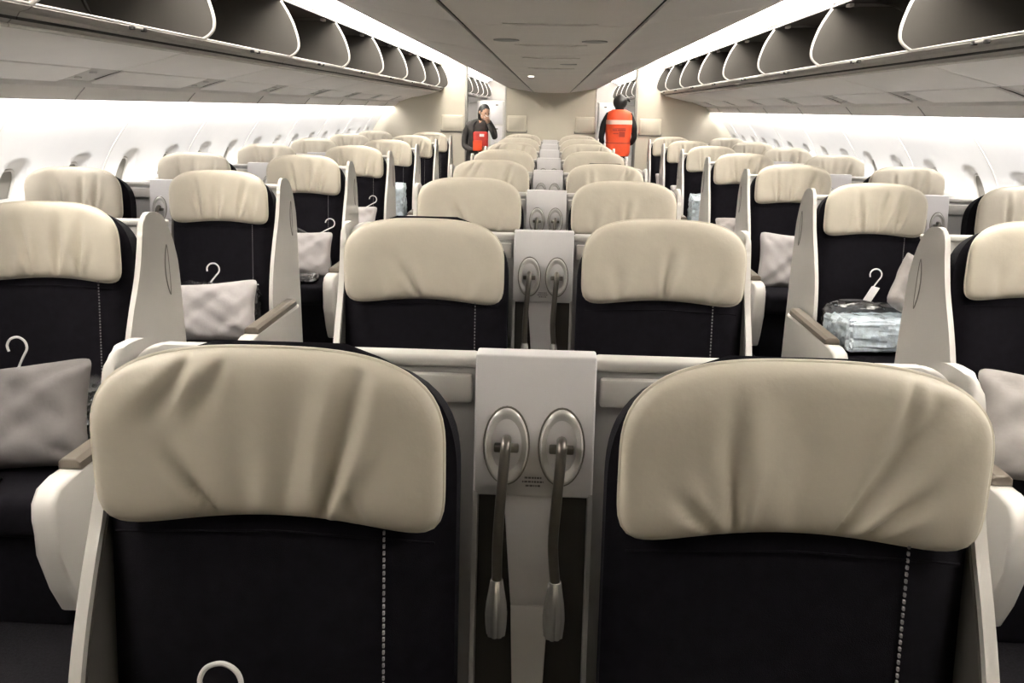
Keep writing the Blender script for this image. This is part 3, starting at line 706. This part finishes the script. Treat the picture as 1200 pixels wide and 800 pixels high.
def wrap_mesh(w_, d_, t_, seed, m):
    """a folded blanket in a crumpled clear bag"""
    bm = NB(); box(bm, -w_/2, w_/2, -d_/2, d_/2, 0, t_, 0.03, 2)
    bmesh.ops.subdivide_edges(bm, edges=bm.edges[:], cuts=9, use_grid_fill=True)
    bm.normal_update(); off = Vector((seed*3.1, seed*1.7, seed*0.9))
    for v in bm.verts:
        p = v.co*16+off
        k = (0.35-abs(mnoise.noise(p)))*0.030+(0.3-abs(mnoise.noise(p*2.3)))*0.014+(0.3-abs(mnoise.noise(p*5.1)))*0.006
        v.co += v.normal*(k-0.006)
        if v.co.z < 0.001: v.co.z = 0.001
    return bmmesh('wrap', bm, m, True, 22)
def hanger(loc, rot, label, tagged=False, scale=1.0, bare=False):
    t = thing('clothes_hanger', label, 'hanger', loc, rot, 'clothes hangers left on the seats')
    t.scale = (scale,)*3
    bm = NB()
    tube(bm, spline([(-0.028, 0, 0.205), (-0.034, 0, 0.225), (-0.024, 0, 0.247), (0, 0, 0.256), (0.022, 0, 0.245), (0.030, 0, 0.222), (0.020, 0, 0.195), (0.010, 0, 0.170), (0.0, 0, 0.14), (-0.008, 0, 0.115), (-0.012, 0, 0.06)], 5), 0.0042, 8)
    obj('hook', bmmesh('hook', bm, 'hook'), t)
    bm = NB(); tube(bm, spline([(-0.20, 0.0, 0.0), (-0.15, 0, 0.035), (-0.06, 0, 0.058), (0, 0, 0.064), (0.06, 0, 0.058), (0.15, 0, 0.035), (0.20, 0, 0.0)], 5), [0.010+0.004*math.sin(math.pi*i/30) for i in range(31)], 10)
    obj('shoulder_bar', bmmesh('shoulder_bar', bm, 'arm'), t)
    if tagged:
        bm = NB(); box(bm, -0.022, 0.022, -0.007, 0.003, 0.04, 0.16, 0.002)
        for v in bm.verts: v.co.x += (v.co.z-0.1)*0.30
        obj('paper_tag', bmmesh('paper_tag', bm, 'tagm'), t)
    return t
def put_pillow(nm, x, y, z, w_, h_, t_, rot, label, m='pillow', seed=1):
    return tag(obj('pillow', pillow_mesh(w_, h_, t_, seed, m), None, (x, y, z), rot), label, 'pillow', 'pillows on the side seats')
def put_wrap(x, y, z, w_, d_, t_, rot, label, m='wrap', seed=1):
    return tag(obj('wrapped_blanket', wrap_mesh(w_, d_, t_, seed, m), None, (x, y, z), rot), label, 'blanket', 'plastic wrapped blankets')
ZC = -1.13+HC                                # seat cushion top
def SP(nm, ab, k): return SEATS[(nm, ab, k)].location
a = SP('left', 'a', 1)
put_wrap(a.x, a.y-0.16, ZC, 0.46, 0.26, 0.20, (0.10, 0, 0.03), 'dark blanket in clear wrap behind the taupe pillow on the nearest left aisle seat', 'darkwrap', 3)
put_pillow('', a.x+0.01, a.y-0.36, ZC+0.15, 0.60, 0.36, 0.15, (-0.50, -0.12, 0.05), 'taupe grey pillow on the nearest left aisle seat', 'taupe', 2)
put_wrap(a.x-0.08, a.y-0.56, ZC, 0.34, 0.10, 0.04, (0, 0, 0.1), 'flat plastic bag below the taupe pillow at the left edge', 'darkwrap', 5)
hanger((a.x-0.11, a.y-0.115, ZC+0.075), (-0.10, 0.10, 0.05), 'black hanger with white hook standing on the nearest left aisle seat', scale=1.05)
a = SP('left', 'a', 2)
put_wrap(a.x+0.0, a.y-0.17, ZC, 0.44, 0.26, 0.215, (0.08, 0, -0.03), 'dark blanket in clear wrap behind the white pillow, second left aisle seat', 'darkwrap', 7)
put_pillow('', a.x+0.045, a.y-0.36, ZC+0.125, 0.54, 0.32, 0.14, (-0.40, -0.10, -0.03), 'white pillow on the second left aisle seat', 'pillow', 4)
hanger((a.x-0.08, a.y-0.13, ZC+0.08), (-0.15, 0.30, 0.05), 'hanger with white hook above the white pillow on the second left aisle seat')
a = SP('left', 'a', 3)
put_pillow('', a.x+0.02, a.y-0.26, ZC+0.14, 0.48, 0.33, 0.13, (-0.30, 0, 0.05), 'pale pillow on the third left aisle seat', 'pillow', 6)
put_wrap(a.x+0.0, a.y-0.50, ZC, 0.42, 0.16, 0.05, (0, 0, 0.0), 'flat blue bag in front of the pillow on the third left aisle seat', 'darkwrap', 8)
hanger((a.x+0.05, a.y-0.12, ZC+0.17), (-0.15, 0.75, 0.1), 'hanger tilted against the third left aisle seat back')
a = SP('left', 'a', 4)
put_pillow('', a.x+0.0, a.y-0.25, ZC+0.15, 0.50, 0.32, 0.15, (-0.40, 0, 0), 'white pillow on the fourth left aisle seat', 'pillow', 9)
hanger((a.x+0.04, a.y-0.12, ZC+0.17), (-0.15, 0.7, 0.1), 'hanger leaning above the pillow on the fourth left aisle seat')
a = SP('left', 'a', 5)
put_wrap(a.x+0.02, a.y-0.20, ZC, 0.40, 0.24, 0.36, (0.1, 0, 0), 'tall blue plastic wrapped blanket on the fifth left aisle seat', 'wrap', 10)
a = SP('right', 'a', 1)
put_wrap(a.x+0.02, a.y-0.18, ZC, 0.44, 0.24, 0.21, (0.08, 0, 0.03), 'dark blanket in clear wrap on the nearest right aisle seat', 'darkwrap', 11)
put_pillow('', a.x-0.06, a.y-0.40, ZC+0.19, 0.60, 0.36, 0.14, (-0.50, 0.10, -0.05), 'crumpled beige grey pillow on the nearest right aisle seat', 'greige', 12)
hanger((a.x-0.055, a.y-0.13, ZC+0.10), (-0.12, 0.12, -0.05), 'white tagged hanger on the nearest right aisle seat', True, 1.0)
a = SP('right', 'a', 2)
put_wrap(a.x-0.015, a.y-0.31, ZC, 0.46, 0.34, 0.165, (-0.12, 0, 0.05), 'blue plastic wrapped blanket lying on the second right aisle seat', 'wrap', 13)
put_wrap(a.x-0.04, a.y-0.11, ZC, 0.42, 0.07, 0.20, (0.1, 0, 0.0), 'dark wrapped blanket behind the blue one, second right aisle seat', 'darkwrap', 14)
put_pillow('', a.x+0.155, a.y-0.30, ZC+0.285, 0.36, 0.30, 0.11, (-0.30, 0.55, 0.25), 'grey pillow tilted on its corner on the second right aisle seat', 'greige', 15)
hanger((a.x-0.03, a.y-0.10, ZC+0.125), (-0.12, 0.22, 0.0), 'white tagged hanger against the second right aisle seat back', True, 0.95)
a = SP('right', 'a', 3)
put_pillow('', a.x-0.05, a.y-0.30, ZC+0.16, 0.46, 0.40, 0.13, (-0.25, 0.06, 0.0), 'pale pillow standing on the third right aisle seat', 'pillow', 16)
hanger((a.x+0.0, a.y-0.125, ZC+0.19), (-0.12, 0.35, 0.0), 'white tagged hanger behind the pillow on the third right aisle seat', True)
a = SP('right', 'a', 4)
put_pillow('', a.x-0.02, a.y-0.28, ZC+0.13, 0.50, 0.30, 0.15, (-0.50, 0, 0), 'pinkish pale pillow on the fourth right aisle seat', 'greige', 17)
a = SP('right', 'a', 5)
put_wrap(a.x-0.02, a.y-0.22, ZC, 0.42, 0.28, 0.30, (0.1, 0, 0), 'blue plastic wrapped blanket on the fifth right aisle seat', 'wrap', 18)
a = SP('right', 'a', 6)
put_pillow('', a.x, a.y-0.28, ZC+0.14, 0.48, 0.30, 0.14, (-0.45, 0, 0), 'white pillow on the sixth right aisle seat', 'pillow', 19)
a = SP('right', 'a', 7)
put_pillow('', a.x, a.y-0.28, ZC+0.16, 0.48, 0.32, 0.14, (-0.4, 0, 0), 'white pillow on the last right aisle seat', 'pillow', 20)
a = SP('c', -1, 0)
hanger((a.x-0.075, a.y-0.10, -0.80+HC-0.25), (-0.12, 0.05, 0.0), 'hanger hook just showing at the bottom edge, front left centre seat', scale=0.98)

# ------------------------------------------------------------------ people
def skin_body(name, joints, edges, m, parent=None, sub=2):
    me = bpy.data.meshes.new(name); me.from_pydata([j[0] for j in joints], edges, [])
    o = bpy.data.objects.new(name, me); COL.objects.link(o)
    md = o.modifiers.new('skin', 'SKIN'); md.use_smooth_shade = True
    for i, j in enumerate(joints):
        sv = me.skin_vertices[0].data[i]; sv.radius = j[1] if isinstance(j[1], tuple) else (j[1], j[1]); sv.use_root = (i == 0)
    sb = o.modifiers.new('sub', 'SUBSURF'); sb.levels = sub; sb.render_levels = sub
    dg = bpy.context.evaluated_depsgraph_get(); ev = o.evaluated_get(dg); nm = bpy.data.meshes.new_from_object(ev)
    o.modifiers.clear(); o.data = nm; nm.materials.clear(); nm.materials.append(M[m])
    nm.polygons.foreach_set('use_smooth', [True]*len(nm.polygons))
    if parent: o.parent = parent
    return o
def loft(rings, n=28):
    """rings: (cx,cy,cz,rx,ry,tilt)"""
    V, F = [], []
    for (x, y, z, rx, ry) in rings:
        for k in range(n):
            a = 2*math.pi*k/n; c, s_ = superell(a, rx, ry, 2.6); V.append((x+c, y+s_, z))
    for j in range(len(rings)-1):
        for k in range(n): F.append((j*n+k, j*n+(k+1) % n, (j+1)*n+(k+1) % n, (j+1)*n+k))
    F.append(tuple(range(n))[::-1]); F.append(tuple((len(rings)-1)*n+k for k in range(n)))
    return V, F
def head(parent, loc, yaw, tilt, roll=0, cap=False, hair='hair'):
    """egg head with nose, ears, eyes, mouth; faces local -Y before the yaw"""
    bm = NB(); bmesh.ops.create_uvsphere(bm, u_segments=28, v_segments=20, radius=1)
    for v in bm.verts:
        x, y, z = v.co
        wd = 0.076*(1-0.16*max(0, -z)**1.5); dp = 0.094
        v.co = Vector((x*wd, y*dp-0.012*max(0, -z), z*0.118))
        f = -y
        if f > 0.3:
            nose = math.exp(-((x/0.16)**2))*math.exp(-(((z+0.12)/0.16)**2)); v.co.y -= 0.022*nose
            for e in (-0.42, 0.42): v.co.y += 0.010*math.exp(-((x-e)/0.18)**2)*math.exp(-((z-0.06)/0.10)**2)
            v.co.y -= 0.006*math.exp(-((x/0.3)**2))*math.exp(-((z+0.45)/0.08)**2)
            v.co.y -= 0.008*math.exp(-((x/0.35)**2))*math.exp(-((z+0.85)/0.2)**2)
    for e in (-1, 1):
        r = bmesh.ops.create_uvsphere(bm, u_segments=10, v_segments=8, radius=1)
        for v in r['verts']: v.co = Vector((v.co.x*0.012+e*0.076, v.co.y*0.020+0.008, v.co.z*0.032-0.005))
    tube(bm, [(0, 0.012, -0.16), (0, 0.012, -0.05)], 0.052, 14)
    me = bmmesh('head', bm, 'skin'); h = obj('head', me, parent, loc, (tilt, roll, yaw))
    bm = NB()
    for e in (-0.032, 0.032):
        r = bmesh.ops.create_uvsphere(bm, u_segments=8, v_segments=6, radius=0.010)
        for v in r['verts']: v.co = Vector((v.co.x*1.3+e, v.co.y-0.082, v.co.z*0.7+0.008))
    obj('eyes', bmmesh('eyes', bm, 'hair'), h)
    bm = NB(); bmesh.ops.create_uvsphere(bm, u_segments=24, v_segments=16, radius=1)
    for v in bm.verts:
        x, y, z = v.co
        v.co = Vector((x*0.084, y*0.104+0.010, z*0.125+0.010))
        if y < -0.15 and z < 0.55: v.co.y = max(v.co.y, -0.045-0.03*z); v.co.x *= 0.93
        if z < -0.6: v.co.z = -0.10+0.03*z; v.co.x *= 0.9
    obj('hair', bmmesh('hair', bm, hair), h)
    return h
def fingers(bm, base, direction, side, curl, r=0.0085, sc=1.0):
    """palm box plus four bent fingers and a thumb, grown from a wrist point"""
    d = Vector(direction).normalized(); sd = Vector(side); sd = (sd-d*sd.dot(d)).normalized(); nn = d.cross(sd)
    b = Vector(base)
    tube(bm, [b-d*0.01, b+d*0.03*sc, b+d*0.085*sc], [0.026*sc, 0.038*sc, 0.036*sc], 10)
    for i, (o_, L) in enumerate(((-0.030, 0.062), (-0.010, 0.078), (0.010, 0.082), (0.029, 0.072))):
        p = b+d*0.08*sc+sd*o_*sc; pts = [p-d*0.015]
        ang = 0; q = p
        for k in range(3):
            ang += curl*(0.6, 1.0, 0.8)[k]; q = q+(d*math.cos(ang)+nn*math.sin(ang))*L*sc*(0.45, 0.32, 0.25)[k]; pts.append(q)
        tube(bm, spline([p-d*0.015]+[p]+pts[1:], 2), r*sc, 8)
    p = b+d*0.02*sc-sd*0.030*sc
    tube(bm, spline([p, p+(d*0.5-sd*0.8)*0.035*sc, p+(d*0.9-sd*0.5+nn*0.5)*0.065*sc, p+(d*1.1-sd*0.2+nn*0.9)*0.08*sc], 3), r*1.15*sc, 8)
# person in the orange vest, seen from behind in the right aisle
PX, PY = 1.045, 13.32
pr_ = thing('person', 'person in orange-red vest with reflective band, standing back to camera in the right doorway', 'person', (PX, PY, 0))
J = [((0, 0, 0.92), (0.14, 0.105)), ((0, 0, 1.05), (0.145, 0.10)), ((0, 0, 1.22), (0.16, 0.11)), ((0, 0, 1.40), (0.15, 0.10)), ((0, 0, 1.51), 0.062), ((0, -0.0, 1.57), 0.055),
     ((-0.165, 0, 1.435), 0.070), ((-0.235, 0.0, 1.30), 0.056), ((-0.262, 0.03, 1.13), 0.047), ((-0.225, 0.16, 1.02), 0.040), ((-0.18, 0.28, 1.00), 0.030),
     ((0.165, 0, 1.435), 0.070), ((0.232, 0.0, 1.30), 0.056), ((0.255, 0.03, 1.14), 0.047), ((0.215, 0.17, 1.05), 0.040), ((0.17, 0.28, 1.06), 0.030),
     ((-0.085, 0, 0.84), 0.095), ((-0.095, -0.01, 0.48), 0.062), ((-0.10, 0.02, 0.10), 0.044), ((-0.10, -0.02, 0.04), 0.042), ((-0.11, 0.12, 0.035), 0.034),
     ((0.085, 0, 0.84), 0.095), ((0.095, -0.01, 0.48), 0.062), ((0.10, 0.02, 0.10), 0.044), ((0.10, -0.02, 0.04), 0.042), ((0.11, 0.12, 0.035), 0.034)]
ED = [(0, 1), (1, 2), (2, 3), (3, 4), (4, 5), (3, 6), (6, 7), (7, 8), (8, 9), (9, 10), (3, 11), (11, 12), (12, 13), (13, 14), (14, 15), (0, 16), (16, 17), (17, 18), (18, 19), (19, 20), (0, 21), (21, 22), (22, 23), (23, 24), (24, 25)]
skin_body('body', J, ED, 'darkcloth', pr_)
pr_.scale = (1, 1, 1.06)
head(pr_, (0.005, 0.02, 1.612), math.pi-0.15, 0.12)
bm = NB(); bmesh.ops.create_uvsphere(bm, u_segments=20, v_segments=12, radius=1)
for v in bm.verts: v.co = Vector((v.co.x*0.108+0.005, v.co.y*0.115+0.02, max(v.co.z, -0.75)*0.105+1.632))
tube(bm, [(0.06, 0.02, 1.66), (0.12, 0.05, 1.675), (0.155, 0.07, 1.645)], [0.03, 0.022, 0.012], 8)
obj('cap', bmmesh('cap', bm, 'hair'), pr_)
bm = NB(); fingers(bm, (-0.18, 0.27, 1.00), (0.3, 1, 0), (1, 0, 0.2), 0.5); obj('hand', bmmesh('hand', bm, 'skin'), pr_)
bm = NB(); fingers(bm, (0.17, 0.27, 1.06), (-0.3, 1, 0.1), (-1, 0, 0.2), 0.5); obj('hand', bmmesh('hand', bm, 'skin'), pr_)
VR = [(0, 0, 0.88, 0.175, 0.135), (0, 0, 0.93, 0.190, 0.142), (0, 0, 1.06, 0.190, 0.140), (0, 0, 1.075, 0.184, 0.136), (0, 0, 1.22, 0.202, 0.145), (0, 0, 1.36, 0.205, 0.14), (0, 0, 1.45, 0.200, 0.125), (0, 0, 1.50, 0.165, 0.10), (0, 0.0, 1.53, 0.095, 0.08)]
Vv, Fv = loft(VR); vs_ = obj('vest', mesh('vest', Vv, Fv, 'orange', True, 60), pr_)
Vv, Fv = loft([(0, 0, 1.325, 0.2065, 0.147), (0, 0, 1.35, 0.209, 0.146), (0, 0, 1.385, 0.207, 0.143)]); obj('reflective_band', mesh('reflective_band', Vv, Fv, 'reflect', True, 60), vs_)
Vv, Fv = loft([(0, 0, 1.055, 0.192, 0.142), (0, 0, 1.07, 0.192, 0.142)]); obj('waist_seam', mesh('waist_seam', Vv, Fv, 'vestprint', True, 60), vs_)
bm = NB()
for (x0, x1, z0, z1) in ((-0.10, -0.03, 1.235, 1.26), (-0.02, 0.10, 1.235, 1.26), (-0.10, 0.10, 1.265, 1.275), (0.0, 0.09, 1.15, 1.222), (-0.09, -0.01, 1.19, 1.205)): box(bm, x0, x1, -0.1465, -0.135, z0, z1)
obj('back_print', bmmesh('back_print', bm, 'vestprint', False), vs_)
# person leaning in the left aisle
PX, PY = -1.10, 13.36
pl_ = thing('person', 'person in charcoal jacket with red bag, leaning sideways with raised arm in the left doorway', 'person', (PX, PY, 0))
J = [((-0.06, 0, 0.90), (0.135, 0.105)), ((-0.06, -0.01, 1.03), (0.14, 0.105)), ((-0.04, -0.05, 1.18), (0.15, 0.11)), ((0.0, -0.10, 1.33), (0.145, 0.10)), ((0.04, -0.13, 1.43), 0.06), ((0.06, -0.15, 1.49), 0.055),
     ((-0.155, -0.06, 1.34), 0.072), ((-0.225, -0.02, 1.20), 0.058), ((-0.235, -0.06, 1.03), 0.050), ((-0.12, -0.20, 0.98), 0.042), ((-0.02, -0.25, 1.00), 0.032),
     ((0.15, -0.15, 1.38), 0.068), ((0.23, -0.20, 1.26), 0.056), ((0.255, -0.25, 1.16), 0.047), ((0.20, -0.30, 1.30), 0.040), ((0.15, -0.29, 1.40), 0.031),
     ((-0.14, 0, 0.82), 0.095), ((-0.15, -0.02, 0.47), 0.062), ((-0.15, 0.03, 0.10), 0.044), ((-0.15, 0.06, 0.04), 0.042), ((-0.15, -0.10, 0.035), 0.034),
     ((0.03, 0, 0.82), 0.095), ((0.05, -0.02, 0.47), 0.062), ((0.06, 0.03, 0.10), 0.044), ((0.06, 0.06, 0.04), 0.042), ((0.08, -0.10, 0.035), 0.034)]
skin_body('body', J, ED, 'jacket', pl_)
hd = head(pl_, (0.075, -0.16, 1.535), 0.75, 0.20, 0.15)
bm = NB(); bmesh.ops.create_uvsphere(bm, u_segments=18, v_segments=12, radius=1)
for v in bm.verts: v.co = Vector((v.co.x*0.055, v.co.y*0.03-0.088, v.co.z*0.042-0.055))
obj('face_mask', bmmesh('face_mask', bm, 'mask'), hd)
bm = NB(); tube(bm, [(-0.07, -0.05, -0.045), (-0.078, 0.0, -0.01)], 0.003, 6); obj('mask_strap', bmmesh('mask_strap', bm, 'mask'), hd)
bm = NB(); fingers(bm, (0.155, -0.29, 1.39), (-0.35, 0.3, 0.85), (0, 1, 0), 0.6); obj('hand', bmmesh('hand', bm, 'skin'), pl_)
bm = NB(); fingers(bm, (-0.03, -0.25, 1.00), (1, -0.1, 0.1), (0, 0, 1), 0.7); obj('hand', bmmesh('hand', bm, 'skin'), pl_)
bg = thing('red_bag', 'red bag with white patch hanging on the chest of the person in charcoal', 'bag', (PX+0.02, PY-0.235, 1.02))
bm = NB(); box(bm, -0.10, 0.13, -0.05, 0.05, 0.0, 0.24, 0.03, 3); obj('bag_body', bmmesh('bag_body', bm, 'red'), bg)
bm = NB(); box(bm, -0.10, 0.04, -0.062, -0.045, -0.05, 0.11, 0.012, 2); obj('front_pocket', bmmesh('front_pocket', bm, 'orange'), bg)
bm = NB(); box(bm, 0.0, 0.07, -0.058, -0.048, 0.165, 0.205, 0.004); obj('white_patch', bmmesh('white_patch', bm, 'mask'), bg)
bm = NB(); tube(bm, spline([(-0.08, -0.02, 0.22), (-0.10, 0.03, 0.33), (-0.02, 0.10, 0.42)], 5), 0.012, 8); tube(bm, spline([(0.10, -0.02, 0.22), (0.12, 0.0, 0.33), (0.09, 0.05, 0.41)], 5), 0.012, 8); obj('bag_strap', bmmesh('bag_strap', bm, 'darkcloth'), bg)
